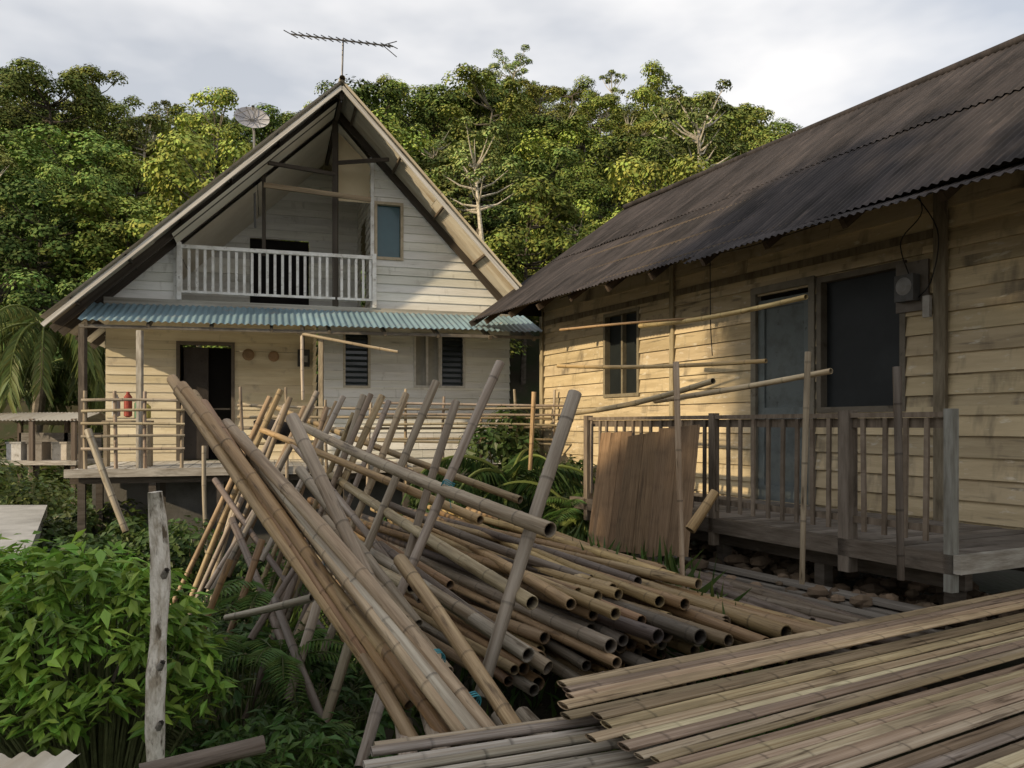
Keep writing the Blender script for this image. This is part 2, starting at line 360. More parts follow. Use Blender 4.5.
# ================================================================== PALMS / PLANTS
def palm(name,base,h,nf,fl,col,trunk=True,up=.6):
    mb=MB(); b=Vector(base); top=b+Vector((.25*h*.3,0,h))
    if trunk: tube(mb,[b-Vector((0,0,.4)),b.lerp(top,.5)+Vector((-.1*h*.2,0,0)),top],[.16,.12,.1],(.25,.22,.18),8,1)
    for f in range(nf):
        az=f*2.399+random.uniform(-.3,.3); el=random.uniform(-.25,1.2)*up+.15
        d=Vector((math.cos(az),math.sin(az),0)); pts=[];L=fl*random.uniform(.8,1.1)
        p=top.copy();e=el
        for q in range(15):
            pts.append(p.copy()); p+= (d*math.cos(e)+Vector((0,0,1))*math.sin(e))*L/14; e-=.13+.03*random.random()
        tube(mb,pts,[.035*(1-i/15)+.006 for i in range(15)],(.16,.2,.05),5,0)
        P=[];D=[];sd=Vector((-d.y,d.x,0))
        for q in range(2,15):
            for sub in (0,.25,.5,.75):
                if q==14 and sub>0: break
                pp=pts[q].lerp(pts[min(q+1,14)],sub); ax=(pts[min(q+1,14)]-pts[q-1]).normalized()
                for s in(-1,1):
                    P.append(pp); D.append(sd*s*.8+ax*.55+Vector((0,0,-.35-random.random()*.35)))
        P=np.array(P);D=np.array(D);n=len(P); k=rng.uniform(.75,1.05,n)
        leaves(mb,P,D,np.tile([0,0,1.],(n,1))+rdir(n)*.3,L*.23*k,np.full(n,.009*L+.010),greens(n,col,.25),fold=.25)
    return mb.build(name,[M_leaf,M_bark])
palm('coconut_palm',(-12.9,21.5,-2.5),5.1,26,3.0,(.14,.18,.055))
palm('coconut_palm',(-14.6,24.5,-2.5),4.2,18,3.0,(.12,.16,.05))
palm('young_palm',(-.1,11.2,-2.0),1.1,14,1.7,(.05,.09,.025),False,1.0)
palm('young_palm',(.75,10.6,-2.0),.7,12,1.3,(.05,.09,.025),False,1.0)

def bush(name,c,r,nl,n,size,col,stems=True):
    mb=MB();c=Vector(c)
    for q in range(nl):
        d=rdir(1)[0]; p=c+Vector((d[0]*r[0],d[1]*r[1],abs(d[2])*r[2]*random.uniform(.4,1)))
        if stems: tube(mb,[(c.x+d[0]*.1,c.y+d[1]*.1,c.z-.3),(c+p)/2,p],[.02,.014,.006],(.12,.1,.06),4,1)
        lobe(mb,p,min(r)*random.uniform(.3,.5),n,size,np.array(col)*random.uniform(.7,1.25))
    return mb.build(name,[M_leaf,M_bark])
for (x,y,z,rx,rz,s,c) in [(-6.6,12.6,-2.5,1.1,1.3,.13,(.09,.13,.035)),(-10.8,16,-2.5,2.0,1.6,.15,(.12,.165,.045)),(-12.5,19.5,-2.5,2.5,1.2,.17,(.13,.17,.045)),
        (-.1,13.4,-2.0,1.2,2.2,.14,(.07,.115,.03)),(.6,12.4,-2.0,.9,1.7,.13,(.065,.105,.03)),(-1.0,12.2,-2.2,.9,1.5,.13,(.06,.10,.03)),(-16,22,-2.5,3,2.6,.22,(.09,.13,.03)),(-5.0,9.4,-2.6,.8,1.2,.11,(.085,.13,.03)),
        (-4.5,8.2,-2.6,.9,.8,.10,(.06,.10,.025)),(-3.6,7.9,-2.6,.9,.9,.10,(.05,.085,.02)),(-5.2,10.8,-2.6,.9,1.5,.11,(.07,.12,.03)),(-4.2,10.6,-2.6,1.0,1.3,.11,(.06,.10,.025))]:
    bush('shrub',(x,y,z),(rx,rx,rz),22,200,s,c)

def whorl_shrub(name,c,r,ntip,ll,col,base):
    mb=MB();c=Vector(c);base=Vector(base)
    P=[];D=[];N=[];Ls=[];C=[]
    for q in range(ntip):
        d=rdir(1)[0]; d[2]=abs(d[2])*1.0-.15; k=random.uniform(.55,1)**.5
        p=c+Vector((d[0]*r[0]*k,d[1]*r[1]*k,d[2]*r[2]*k))
        m=(base+p)/2+Vector((0,0,.12))
        if q%2==0: tube(mb,[base,m,p],[.014,.008,.003],(.13,.15,.06),4,1)
        tone=random.uniform(.5,1.4)
        for j in range(random.randint(7,12)):
            a=random.uniform(0,6.28); dz=random.uniform(-.75,.35)
            P.append(p+Vector((random.gauss(0,.02),random.gauss(0,.02),random.gauss(0,.03)))); D.append((math.cos(a)+d[0]*.4,math.sin(a)+d[1]*.4,dz)); N.append((random.gauss(0,.35),random.gauss(0,.35),1))
            Ls.append(ll*random.uniform(.5,1.2)); C.append(tone)
    n=len(P); leaves(mb,np.array(P),np.array(D),np.array(N),np.array(Ls),np.array(Ls)*.38,greens(n,col,.2)*np.array(C)[:,None],fold=.22)
    return mb.build(name,[M_leaf,M_bark])
whorl_shrub('leafy_shrub',(-2.15,4.1,-1.34),(.64,.5,.88),320,.115,(.22,.36,.055),(-2.1,4.1,-2.5))
whorl_shrub('leafy_shrub',(-2.85,4.5,-1.38),(.55,.6,.90),230,.115,(.20,.33,.05),(-2.8,4.5,-2.5))
whorl_shrub('undergrowth_plant',(-1.25,4.1,-1.95),(.7,.7,.5),190,.10,(.07,.14,.028),(-1.3,3.9,-2.5))
whorl_shrub('undergrowth_plant',(-2.2,3.1,-1.98),(.8,.5,.42),200,.09,(.07,.14,.028),(-2.2,3.2,-2.5))
whorl_shrub('undergrowth_plant',(-.95,3.15,-1.78),(.4,.4,.36),110,.11,(.17,.29,.045),(-1.0,3.2,-2.4))
whorl_shrub('undergrowth_plant',(-2.0,5.6,-1.9),(1.4,.8,.6),230,.12,(.06,.12,.025),(-1.9,5.6,-2.6))
whorl_shrub('undergrowth_plant',(-3.6,6.2,-1.95),(1.4,.8,.6),240,.12,(.07,.13,.025),(-3.6,6.4,-2.6))
def fern(name,base,n,L,col):
    mb=MB();b=Vector(base)
    for f in range(n):
        az=random.uniform(0,6.28);d=Vector((math.cos(az),math.sin(az),0));p=b.copy();e=random.uniform(.7,1.35);pts=[]
        for q in range(12): pts.append(p.copy());p+=(d*math.cos(e)+Vector((0,0,math.sin(e))))*L/12;e-=.17
        tube(mb,pts,.004,(.1,.12,.04),4)
        P=[];D=[];Ls=[];sd=Vector((-d.y,d.x,0))
        for q in range(1,12):
            for sub in(0,.5):
                for s in(-1,1):
                    P.append(pts[q].lerp(pts[min(11,q+1)],sub));D.append(sd*s+d*.3+Vector((0,0,-.15)));Ls.append(L*.22*math.sin(.25+q/12*2.7))
        m=len(P);leaves(mb,np.array(P),np.array(D),np.tile([0,0,1.],(m,1)),np.array(Ls)+.01,np.full(m,L*.028),greens(m,col,.2))
    return mb.build(name,[M_leaf,M_bark])
for (x,y,z,L) in [(-1.75,4.6,-1.45,.5),(-1.5,5.2,-1.6,.6),(-1.2,4.3,-1.9,.55),(-2.6,5.4,-1.6,.6),(-.75,3.2,-1.75,.4),(-3.3,5.2,-1.8,.7),(-2.0,6.6,-1.5,.8),(.2,8.8,-1.5,.7),(-.7,3.6,-1.9,.5),(.9,9.8,-1.2,.8)]:
    fern('fern',(x,y,z),13,L,(.11,.19,.04))
mb=MB(); n=9000
gx=rng.uniform(-6,1.5,n);gy=rng.uniform(2.2,11,n);gz=terrain(gx,gy)
d=rdir(n);d[:,2]=np.abs(d[:,2])+1.0
leaves(mb,np.stack([gx,gy,gz-.02],1),d,rdir(n),rng.uniform(.12,.45,n),rng.uniform(.01,.03,n),greens(n,(.08,.13,.03),.4),fold=.3)
n=4000;gx=rng.uniform(-4,4,n);gy=rng.uniform(2.2,10,n);gz=terrain(gx,gy)+.01+rng.uniform(0,.05,n)
leaves(mb,np.stack([gx,gy,gz],1),rdir(n)*np.array([1,1,.2]),rdir(n)*.4+np.array([0,0,1]),rng.uniform(.04,.12,n),rng.uniform(.02,.05,n),greens(n,(.13,.09,.05),.4))
mb.build('grass_and_leaf_litter',M_leaf)

# ================================================================== GABLE HOUSE (left)
A=empty('white_gable_house')
RZ=5.6; ML=.931; MR=1.048; SL=-4.33; SR=3.15
lim=lambda z:(-(RZ-.1-z)/ML,(RZ-.1-z)/MR)
UP=2.08
mb=MB()
claps(mb,FL,-4.0,-2.58,1.2,UP,5.5,.155,(),limits=lim)
claps(mb,FL,.66,3.3,1.2,UP,5.5,.155,[(.70,1.16,3.0,3.98)],limits=lim)
claps(mb,FL,-.31,3.2,1.2,-.75,UP,.155,[(.14,.58,.68,1.64),(1.40,2.32,.7,1.66)])
claps(mb,lambda a,b,z:FL(.64+b,a,z),1.24,3.6,0,UP,4.85,.155,[(2.2,2.95,UP,4.0)],out=-.02)
claps(mb,FL,-3.2,.66,3.62,UP,5.2,.155,[(-1.5,-.35,UP,3.75)],limits=lim,out=-.02)
claps(mb,lambda a,b,z:FL(3.2+b,a,z),1.2,8,0,-.75,2.2,.155,out=.02)
claps(mb,lambda a,b,z:FL(-3.9+b,a,z),2.4,8,0,-.75,1.6,.155,out=-.02)
mb.build('white_board_walls',M_white,A)
mb=MB()
claps(mb,FL,-3.9,-.33,2.4,-.65,UP-.1,.155,[(-2.68,-1.80,-.65,1.46)])
claps(mb,lambda a,b,z:FL(-.33+b,a,z),1.2,2.4,0,-.65,UP-.1,.155,out=-.02)
mb.build('veranda_board_walls',M_cream2,A)
mb=MB()
corr(mb,FL(0,-.02,RZ),np.array(FL(0,8.5,RZ))-np.array(FL(0,0,RZ)),np.array(FL(SL,0,RZ+ML*SL))-np.array(FL(0,0,RZ)),.09,.013,2.2)
corr(mb,FL(0,-.02,RZ),np.array(FL(0,8.5,RZ))-np.array(FL(0,0,RZ)),np.array(FL(SR,0,RZ-MR*SR))-np.array(FL(0,0,RZ)),.09,.013,2.2)
tube(mb,[FL(0,-.05,RZ+.02),FL(0,8.5,RZ+.02)],.05,(.8,.8,.8),8)
mb.build('corrugated_roof',M_roofl,A,smooth=True)
mb=MB(); DK=(.09,.075,.06); MW=(.36,.28,.18)
for n_,c in ((.03,(.72,.70,.65)),(.6,DK),(1.13,DK),(2.3,DK),(3.5,DK)):
    for sl,m in ((SL,-ML),(SR,MR)):
        if n_>.3 and (n_!=1.13) and sl>0: continue
        z1=RZ-abs(m)*abs(sl)
        beam(mb,FL(0,n_,RZ-.10),FL(sl,n_,z1-.10),.045,.12 if n_>.1 else .06,c)
for sl,m in ((SL,ML),(SR,MR)):
    k=.25
    while k<abs(sl):
        s=math.copysign(k,sl); z=RZ-m*k-.045
        beam(mb,FL(s,.06,z),FL(s,1.1,z),.04,.04,DK if sl<0 else (.13,.10,.07)); k+=.74
beam(mb,FL(0,0.1,RZ-.2),FL(0,3.6,RZ-.2),.06,.14,DK)
beam(mb,FL(-.02,1.12,UP),FL(-.02,1.12,5.4),.09,.09,DK,up=Vector((0,1,0)))
beam(mb,FL(-1.22,.72,4.0),FL(.55,.72,3.90),.04,.08,MW)
beam(mb,FL(-3.7,1.12,UP-.06),FL(3.2,1.12,UP-.06),.08,.12,(.5,.48,.42))
beam(mb,FL(-.02,1.1,4.4),FL(-1.15,.64,4.35),.05,.06,DK); beam(mb,FL(-.02,1.1,4.6),FL(.85,.64,4.6),.05,.06,DK)
beam(mb,FL(-1.22,1.12,2.9),FL(-1.22,1.12,4.3),.05,.05,DK,up=Vector((0,1,0)))
mb.build('roof_timbers',M_wood,A)
mb=MB()
for q in range(3):
    s0,s1,n0,n1=-3.9,-.03,1.3,3.6
    a=s0+(s1-s0)*q/3;b=s0+(s1-s0)*(q+1)/3-.012
    P=[(a,n0,RZ+ML*a-.2),(b,n0,RZ+ML*b-.2),(b,n1,RZ+ML*b-.2),(a,n1,RZ+ML*a-.2)]
    mb.add([FL(*p) for p in P],[(0,1,2,3)])
P=[(.03,1.3,RZ-.2),(.66,1.3,RZ-MR*.66-.2),(.66,3.6,RZ-MR*.66-.2),(.03,3.6,RZ-.2)]
mb.add([FL(*p) for p in P],[(0,1,2,3)])
P=[(-2.6,.35,RZ-ML*2.6-.17),(-.05,.35,RZ-.22),(-.05,1.1,RZ-.22),(-2.6,1.1,RZ-ML*2.6-.17)]
mb.add([FL(*p) for p in P],[(0,1,2,3)])
P=[(.05,1.5,4.05),(.66,1.5,4.05),(.66,1.5,4.70),(.05,1.5,5.3)]
mb.add([FL(*p) for p in P],[(0,1,2,3)],(.9,.8,.62))
box(mb,FL,(-3.9,3.2),(1.26,3.6),(UP-.1,UP-.02))
mb.build('ceiling_panels',M_ceil,A)
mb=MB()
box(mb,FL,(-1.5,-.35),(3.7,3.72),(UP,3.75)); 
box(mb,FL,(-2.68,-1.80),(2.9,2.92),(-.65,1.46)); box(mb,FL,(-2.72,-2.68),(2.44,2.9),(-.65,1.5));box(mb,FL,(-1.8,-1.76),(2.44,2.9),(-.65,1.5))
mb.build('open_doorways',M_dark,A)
mb=MB()
for a in((-2.74,-2.68),(-1.80,-1.74)): box(mb,FL,a,(2.36,2.46),(-.65,1.52),(.13,.11,.09))
box(mb,FL,(-2.68,-1.80),(2.36,2.46),(1.46,1.52),(.13,.11,.09))
box(mb,FL,(-2.62,-2.2),(2.46,2.5),(-.62,1.42),(.045,.038,.034)); box(mb,FL,(-2.66,-1.82),(2.44,2.45),(.28,.31),(.05,.045,.04))
mb.build('front_door',M_paint,A)
mb=MB(); W=(.84,.83,.79)
box(mb,FL,(-2.58,.66),(1.06,1.13),(2.94,3.0),W); box(mb,FL,(-2.58,.66),(1.075,1.12),(2.2,2.24),W)
s=-2.56
while s<.66: box(mb,FL,(s,s+.045),(1.085,1.11),(2.24,2.94),tuple(np.array(W)*random.uniform(.85,1.05))); s+=.125
for s in(-2.6,.62): box(mb,FL,(s,s+.07),(1.05,1.14),(2.08,3.04),W)
for s in(-2.66,.60): box(mb,FL,(s,s+.06),(1.145,1.19),(UP,4.9 if s>0 else 3.05),W)
mb.build('balcony_railing',M_paint,A)
mb=MB()
corr(mb,FL(-3.85,1.16,2.0),np.array(FL(3.45,1.16,2.06))-np.array(FL(-3.85,1.16,2.0)),np.array(FL(-3.85,-.05,1.55))-np.array(FL(-3.85,1.16,2.0)),.10,.012,3,.006)
mb.build('turquoise_awning',M_teal,A,smooth=True)
mb=MB()
for s in(-3.75,-2.9,-2.0,-1.1,-.2,.7,1.6,2.5,3.3): beam(mb,FL(s,1.15,1.93),FL(s,.02,1.50),.05,.07,(.2,.17,.13))
beam(mb,FL(-3.85,.05,1.48),FL(3.4,.05,1.53),.04,.05,(.2,.18,.15))
for s,c,w in((-3.8,(.1,.085,.07),.09),(-3.02,(.42,.4,.36),.08),(-.33,(.35,.3,.22),.07)): 
    beam(mb,FL(s,.06,-.68),FL(s,.06,1.44),w,w,c,up=Vector((0,1,0)))
mb.build('awning_frame',M_woodv,A)
window(A,'upper_window',FL,.72,1.14,3.02,3.96,1.2,(.50,.42,.30),(.05,.12,.14),.05)
window(A,'louvre_window',FL,.16,.56,.70,1.62,1.2,(.55,.5,.4),(.02,.025,.025),.04,louv=True)
window(A,'louvre_window',FL,1.90,2.30,.72,1.64,1.2,(.62,.6,.55),(.02,.025,.025),.04,louv=True)
window(A,'curtained_window',FL,1.42,1.84,.72,1.64,1.2,(.62,.6,.55),(.42,.40,.34),.04,mull=(1.63,),gm=M_mesh)
mb=MB(); s=-3.9
while s<1.0:
    box(mb,FL,(s,s+.135),(-.35,2.38),(-.70,-.65+random.uniform(-.004,.004)),tuple(np.array((.66,.65,.62))*random.uniform(.85,1.12))); s+=.143
box(mb,FL,(-3.95,1.0),(-.42,-.36),(-.76,-.64),(.48,.45,.40)); box(mb,FL,(-3.9,1.0),(-.30,-.2),(-.86,-.705),(.12,.1,.08)); box(mb,FL,(-3.9,1.0),(1.0,1.1),(-.86,-.705),(.12,.1,.08))
for s in np.arange(-3.8,1.2,.95):
    for n_ in(-.25,1.05): box(mb,FL,(s,s+.1),(n_-.05,n_+.05),(-3,-.86),(.11,.095,.08))
mb.build('veranda_deck',M_wood,A)
mb=MB(); box(mb,FL,(-2.7,3.2),(.45,.55),(-3,-.87)); box(mb,FL,(-3.9,3.2),(1.25,1.3),(-3,-.75)); mb.build('foundation_wall',M_conc,A)
mb=MB()
for z in(-.35,-.17,.02,.2,.36): pole(mb,FL(-3.75,-.3+random.uniform(-.02,.02),z),FL(-2.35,-.3,z+random.uniform(-.03,.03)),.022,.02,(.42,.36,.27))
for s in(-3.7,-3.3,-2.9,-2.4): pole(mb,FL(s,-.25,-.8),FL(s+random.uniform(-.03,.03),-.25,.5),.028,.026,(.36,.30,.22))
for z in(-.30,-.05,.12,.30): pole(mb,FL(-1.6,-.35,z),FL(3.4,-.6,z+random.uniform(-.06,.06)),.022,.02,(.44,.37,.27)); pole(mb,FL(.5,-.5,z+.05),FL(4.6,-.9,z+random.uniform(-.06,.06)),.022,.018,(.44,.38,.29))
for s in np.arange(-1.5,4.6,.62): pole(mb,FL(s,-.42,-1.0),FL(s+random.uniform(-.06,.06),-.45,random.uniform(.35,.6)),.026,.022,(.38,.32,.24))
mb.build('bamboo_veranda_railing',M_bamboo,A,smooth=True)
mb=MB()
box(mb,FL,(1.0,4.6),(-.9,.2),(-.74,-.68),(.3,.26,.2))
for s in(1.2,2.4,3.6,4.4): box(mb,FL,(s,s+.08),(-.8,-.72),(-3,-.74),(.12,.1,.08))
mb.build('walkway_planks',M_wood,A)
def plate(mb,F,s,z,n,r,col,k=16):
    V=[F(s,n-.03,z)]+[F(s+math.cos(a)*r*f,n-o,z+math.sin(a)*r*f) for f,o in((.6,.03),(1,.012)) for a in np.linspace(0,6.283,k,endpoint=False)]
    idx=mb.n
    mb.add(V,[(1+i,1+k+i,1+k+(i+1)%k,1+(i+1)%k) for i in range(k)],col)
    for i in range(k): mb.f.append([idx,idx+1+i,idx+1+(i+1)%k]); mb.m.append(0)
mb=MB()
plate(mb,FL,-1.5,1.3,2.36,.11,(.25,.17,.1)); plate(mb,FL,-1.05,1.28,2.36,.10,(.3,.2,.12))
box(mb,FL,(-.62,-.40),(2.28,2.37),(1.1,1.42),(.06,.06,.06)); box(mb,FL,(-.58,-.44),(2.26,2.278),(1.18,1.3),(.3,.3,.3))
tube(mb,[FL(-.5,2.34,1.42),FL(-.5,2.34,1.9)],.01,(.1,.1,.1))
mb.build('wall_plates_and_meter',M_paint,A)
mb=MB()
for s,z,h,c in((-3.25,.32,.4,(.35,.07,.05)),(-3.42,.3,.35,(.4,.4,.38)),(-3.1,.25,.3,(.1,.25,.15)),(-2.98,.22,.24,(.4,.35,.1))):
    p=FL(s,.5,z); tube(mb,[(p[0],p[1],z-h/2),(p[0],p[1],z-h*.45),(p[0],p[1],z+h*.3),(p[0],p[1],z+h*.42),(p[0],p[1],z+h*.5)],[.02,.06,.06,.025,.025],c,12)
box(mb,FL,(-3.6,-2.9),(.35,.7),(.03,.07),(.3,.25,.18)); 
for s in(-3.58,-2.96): box(mb,FL,(s,s+.05),(.38,.66),(-.65,.03),(.3,.25,.18))
mb.build('shelf_with_bottles',M_paint)
mb=MB()
nu,nv=16,8;V=[]
c0=Vector(FL(-1.05,-.45,.0))
for i in range(nv+1):
    for j in range(nu):
        a=j/nu*6.283;t=i/nv; r=.30*math.sin(.25+t*1.32); V.append(c0+Vector((math.cos(a)*r*1.1,math.sin(a)*r*.7,-.28+t*.34+.03*math.sin(a*3)*t)))
mb.add(V,[(i*nu+j,i*nu+(j+1)%nu,(i+1)*nu+(j+1)%nu,(i+1)*nu+j) for i in range(nv) for j in range(nu)],(.03,.028,.03))
mb.build('black_basket',M_paint,smooth=True)
mb=MB(); ap=Vector(FL(0,.15,RZ))
tube(mb,[ap-Vector((0,0,.3)),(ap.x+.03,ap.y,6.34)],.016,(.5,.5,.5),6)
b0=Vector((-3.62,13.1,6.40));b1=Vector((-1.95,13.1,6.20)); tube(mb,[b0,b1],.013,(.4,.4,.4),6)
for i in range(15):
    p=b0.lerp(b1,i/14); q=Vector((.03,.30,.085+.02*i/14)); tube(mb,[p-q,p+q],.009,(.35,.35,.35),4)
for sg in(-1,1): tube(mb,[b0.lerp(b1,.9),b1+Vector((.05,.1,.13*sg))],.008,(.35,.35,.35),4)
mb.build('tv_antenna',M_metal)
mb=MB(); dc=Vector((-4.62,14.2,5.40)); ax=Vector((.35,-.85,.42)).normalized(); dx=ax.cross(Vector((0,0,1))).normalized(); dy=dx.cross(ax)
V=[];K=20;Rr=7;R0=.30
for i in range(Rr+1):
    r=R0*i/Rr+.001
    for j in range(K): a=j/K*6.283; V.append(dc+dx*math.cos(a)*r+dy*math.sin(a)*r*.8+ax*(r*r*.9))
mb.add(V,[(i*K+j,i*K+(j+1)%K,(i+1)*K+(j+1)%K,(i+1)*K+j) for i in range(Rr) for j in range(K)],(.42,.42,.45))
for j in range(0,20,2): a=j/20*6.283; tube(mb,[dc+ax*.012,dc+dx*math.cos(a)*R0+dy*math.sin(a)*R0*.8+ax*.09],.006,(.1,.1,.1),4)
for a in(0,2.1,4.2): tube(mb,[dc+dx*math.cos(a)*.29+dy*math.sin(a)*.23+ax*.08,dc+ax*.3],.006,(.2,.2,.2),4)
tube(mb,[dc+ax*.27,dc+ax*.34],.03,(.3,.3,.3),8)
tube(mb,[dc-ax*.02,dc+Vector((.04,.0,-.2)),dc+Vector((.06,0,-1.9))],.02,(.2,.2,.2),6)
mb.build('satellite_dish',mk('dish_mesh',(1,1,1),(.8,.8,.8),rough=.6,bump=0))

# ================================================================== LONG HOUSE (right)
B=empty('cream_timber_house')
EZ=1.81;EW=.5;RW=3.72;RGZ=4.14;T0=-3.5;T1=9.19;WW=1.8;FZ=-.88
mb=MB()
ops=[(1.72,2.72,.17,1.55),(2.82,3.70,FZ,1.52),(6.05,6.92,.45,1.68)]
claps(mb,FR,T0,8.93,WW,-1.05,2.72,.19,ops,out=-.03,tv=.16)
claps(mb,lambda a,b,z:FR(8.93+b,a,z),WW,5.6,0,-1.05,2.7,.19,out=.02)
mb.build('cream_board_walls',M_cream,B)
mb=MB(); A_=np.array(FR(T1,EW,EZ))-np.array(FR(T0,EW,EZ)); RB=np.array(FR(T0,EW,EZ))-np.array(FR(T0,RW,RGZ))
corr(mb,FR(T0,RW,RGZ),A_,RB,.078,.010,2.0,.014,tintv=.12,lift=.001)
corr(mb,FR(T0,RW,RGZ),A_,np.array(FR(T0,2*RW-EW,EZ))-np.array(FR(T0,RW,RGZ)),.078,.011,1.35,.012)
tube(mb,[FR(T0,RW,RGZ+.02),FR(T1,RW,RGZ+.02)],.05,(.9,.9,.9),8)
corr(mb,FR(T0,EW+.45,EZ+.20),np.array(FR(3.2,EW+.4,EZ+.2))-np.array(FR(T0,EW+.4,EZ+.2)),np.array(FR(T0,EW-.14,EZ-.13))-np.array(FR(T0,EW+.45,EZ+.2)),.078,.010,1.2,.02)
mb.build('corrugated_roof',M_roofd,B,smooth=True)
mb=MB()
sl=(RGZ-EZ)/(RW-EW)
for t in np.arange(T0+.3,T1,.92):
    beam(mb,FR(t,EW+.10,EZ-.07),FR(t,RW,RGZ-.1),.05,.09,(.10,.075,.055))
for w in(EW+.16,EW+.65,EW+1.25): beam(mb,FR(T0,w,EZ+(w-EW)*sl-.05),FR(T1-.03,w,EZ+(w-EW)*sl-.05),.05,.05,(.10,.08,.06))
beam(mb,FR(T0,WW-.04,2.5),FR(8.95,WW-.04,2.5),.06,.14,(.12,.10,.07))
for sw in(1,-1): beam(mb,FR(T1-.02,RW,RGZ-.08),FR(T1-.02,RW-sw*(RW-EW),EZ-.08),.03,.11,(.10,.085,.07))
mb.build('roof_timbers',M_wood,B)
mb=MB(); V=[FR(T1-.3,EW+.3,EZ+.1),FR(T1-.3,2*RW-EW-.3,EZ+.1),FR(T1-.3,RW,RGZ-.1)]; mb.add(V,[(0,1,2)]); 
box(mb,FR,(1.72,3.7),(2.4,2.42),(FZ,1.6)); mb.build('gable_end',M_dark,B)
window(B,'dark_window',FR,1.74,2.70,.19,1.53,WW,(.15,.13,.10),(.020,.024,.026),.06,gm=M_mesh)
window(B,'dark_window',FR,6.07,6.90,.47,1.66,WW,(.22,.19,.13),(.018,.022,.022),.05,mull=(6.48,),gm=M_mesh)
mb=MB(); BL=(.12,.14,.14)
box(mb,FR,(2.86,3.66),(WW+.02,WW+.05),(FZ,1.46),BL)
for (a,b,c,d) in ((2.86,2.96,FZ,1.46),(3.56,3.66,FZ,1.46),(2.96,3.56,1.36,1.46),(2.96,3.56,FZ+.004,FZ+.18),(2.96,3.56,.1,.2)):
    box(mb,FR,(a,b),(WW-.005,WW+.018),(c,d),tuple(np.array(BL)*1.15))
for a in((2.78,2.86),(3.66,3.74)): box(mb,FR,a,(WW-.05,WW+.04),(FZ,1.54),(.20,.18,.14))
box(mb,FR,(2.78,3.74),(WW-.052,WW+.04),(1.54,1.62),(.20,.18,.14)); 
box(mb,FR,(2.98,3.03),(WW-.04,WW-.006),(.0,.12),(.3,.3,.3))
mb.build('weathered_door',M_paint,B)
mb=MB()
box(mb,FR,(1.24,1.36),(WW-.07,WW-.032),(-.9,2.6),(.24,.205,.145)); box(mb,FR,(5.2,5.28),(WW-.06,WW-.032),(-1,2.6),(.4,.34,.22)); box(mb,FR,(8.86,8.96),(WW-.06,WW-.032),(-1.05,2.6),(.4,.34,.22))
box(mb,FR,(1.38,8.84),(WW-.05,WW-.034),(1.74,1.82),(.22,.18,.12))
mb.build('wall_battens',M_woodv,B)
mb=MB()
box(mb,FR,(1.42,1.76),(WW-.06,WW-.032),(1.08,1.55),(.16,.14,.12)); box(mb,FR,(1.50,1.70),(WW-.16,WW-.062),(1.17,1.42),(.10,.10,.10)); plate(mb,FR,1.6,1.31,WW-.15,.085,(.3,.3,.3))
box(mb,FR,(1.37,1.44),(WW-.11,WW-.072),(1.0,1.2),(.4,.38,.35))
def wire(pts,r=.006): 
    P=[Vector(FR(*p)) for p in pts]; Q=[]
    for i in range(len(P)-1):
        p0=P[max(0,i-1)];p1=P[i];p2=P[i+1];p3=P[min(len(P)-1,i+2)]
        for k in range(7):
            t=k/7; Q.append(.5*((2*p1)+(p2-p0)*t+(2*p0-5*p1+4*p2-p3)*t*t+(3*p1-p0-3*p2+p3)*t**3))
    Q.append(P[-1]); tube(mb,Q,r,(.02,.02,.02),5)
wire([(1.6,WW-.08,1.42),(1.66,WW-.12,1.75),(1.45,WW-.1,2.0),(1.5,WW-.25,2.35)]); wire([(1.5,WW-.08,1.2),(1.35,WW-.1,1.35),(1.3,WW-.1,1.8),(1.6,WW-.15,2.3)])
wire([(1.6,WW-.1,2.2),(3.5,WW-.3,2.05),(5.5,WW-.2,2.2),(8,WW-.2,2.1)]); wire([(3.7,EW+.6,EZ+.1),(3.75,EW+.65,1.2),(3.72,EW+.65,.8)])
mb.build('electric_meter_board',M_paint,B)
mb=MB(); t=0.
while t<4.85:
    box(mb,FR,(t,t+.14),(0.02,WW-.035),(FZ-.04,FZ+random.uniform(-.004,.004)),tuple(np.array((.28,.25,.22))*random.uniform(.6,1.15))); t+=.148
box(mb,FR,(-.06,4.9),(-.06,.012),(FZ-.12,FZ+.012),(.15,.125,.10)); box(mb,FR,(-.12,-.065),(-.06,WW-.035),(FZ-.11,FZ+.015),(.42,.40,.35))
box(mb,FR,(0,4.9),(.16,.24),(FZ-.26,FZ-.045),(.12,.1,.08)); box(mb,FR,(0,4.9),(1.5,1.58),(FZ-.3,FZ-.05),(.14,.12,.1))
for t in(.05,1.2,2.4,3.6,4.7):
    for w in(.2,1.5): box(mb,FR,(t,t+.1),(w-.05,w+.05),(-2,FZ-.26),(.13,.11,.09))
mb.build('porch_deck',M_wood,B)
mb=MB(); RC=(.21,.17,.13)
box(mb,FR,(0,4.55),(-.045,.035),(.055,.09),RC); box(mb,FR,(0,4.55),(-.015,.01),(-.02,.05),tuple(np.array(RC)*.8)); box(mb,FR,(0,4.55),(-.012,.012),(-.74,-.69),RC)
t=.16
while t<4.5:
    j=random.uniform(-.012,.012); l=random.uniform(-.012,.012)
    beam(mb,FR(t+j,-.03,-.80),FR(t+j+l,-.03,.05),.022,.034,tuple(np.array(RC)*random.uniform(.7,1.3)),up=Vector((.449,-.893,0))); t+=.165
for t,c,w in((-.06,(.27,.27,.24),.065),(.78,(.19,.16,.13),.10),(2.3,RC,.07),(4.5,RC,.08)): box(mb,FR,(t,t+w),(-.06,-.06+w),(-1.12,.11),c)
mb.build('porch_railing',M_woodv,B)
mb=MB()
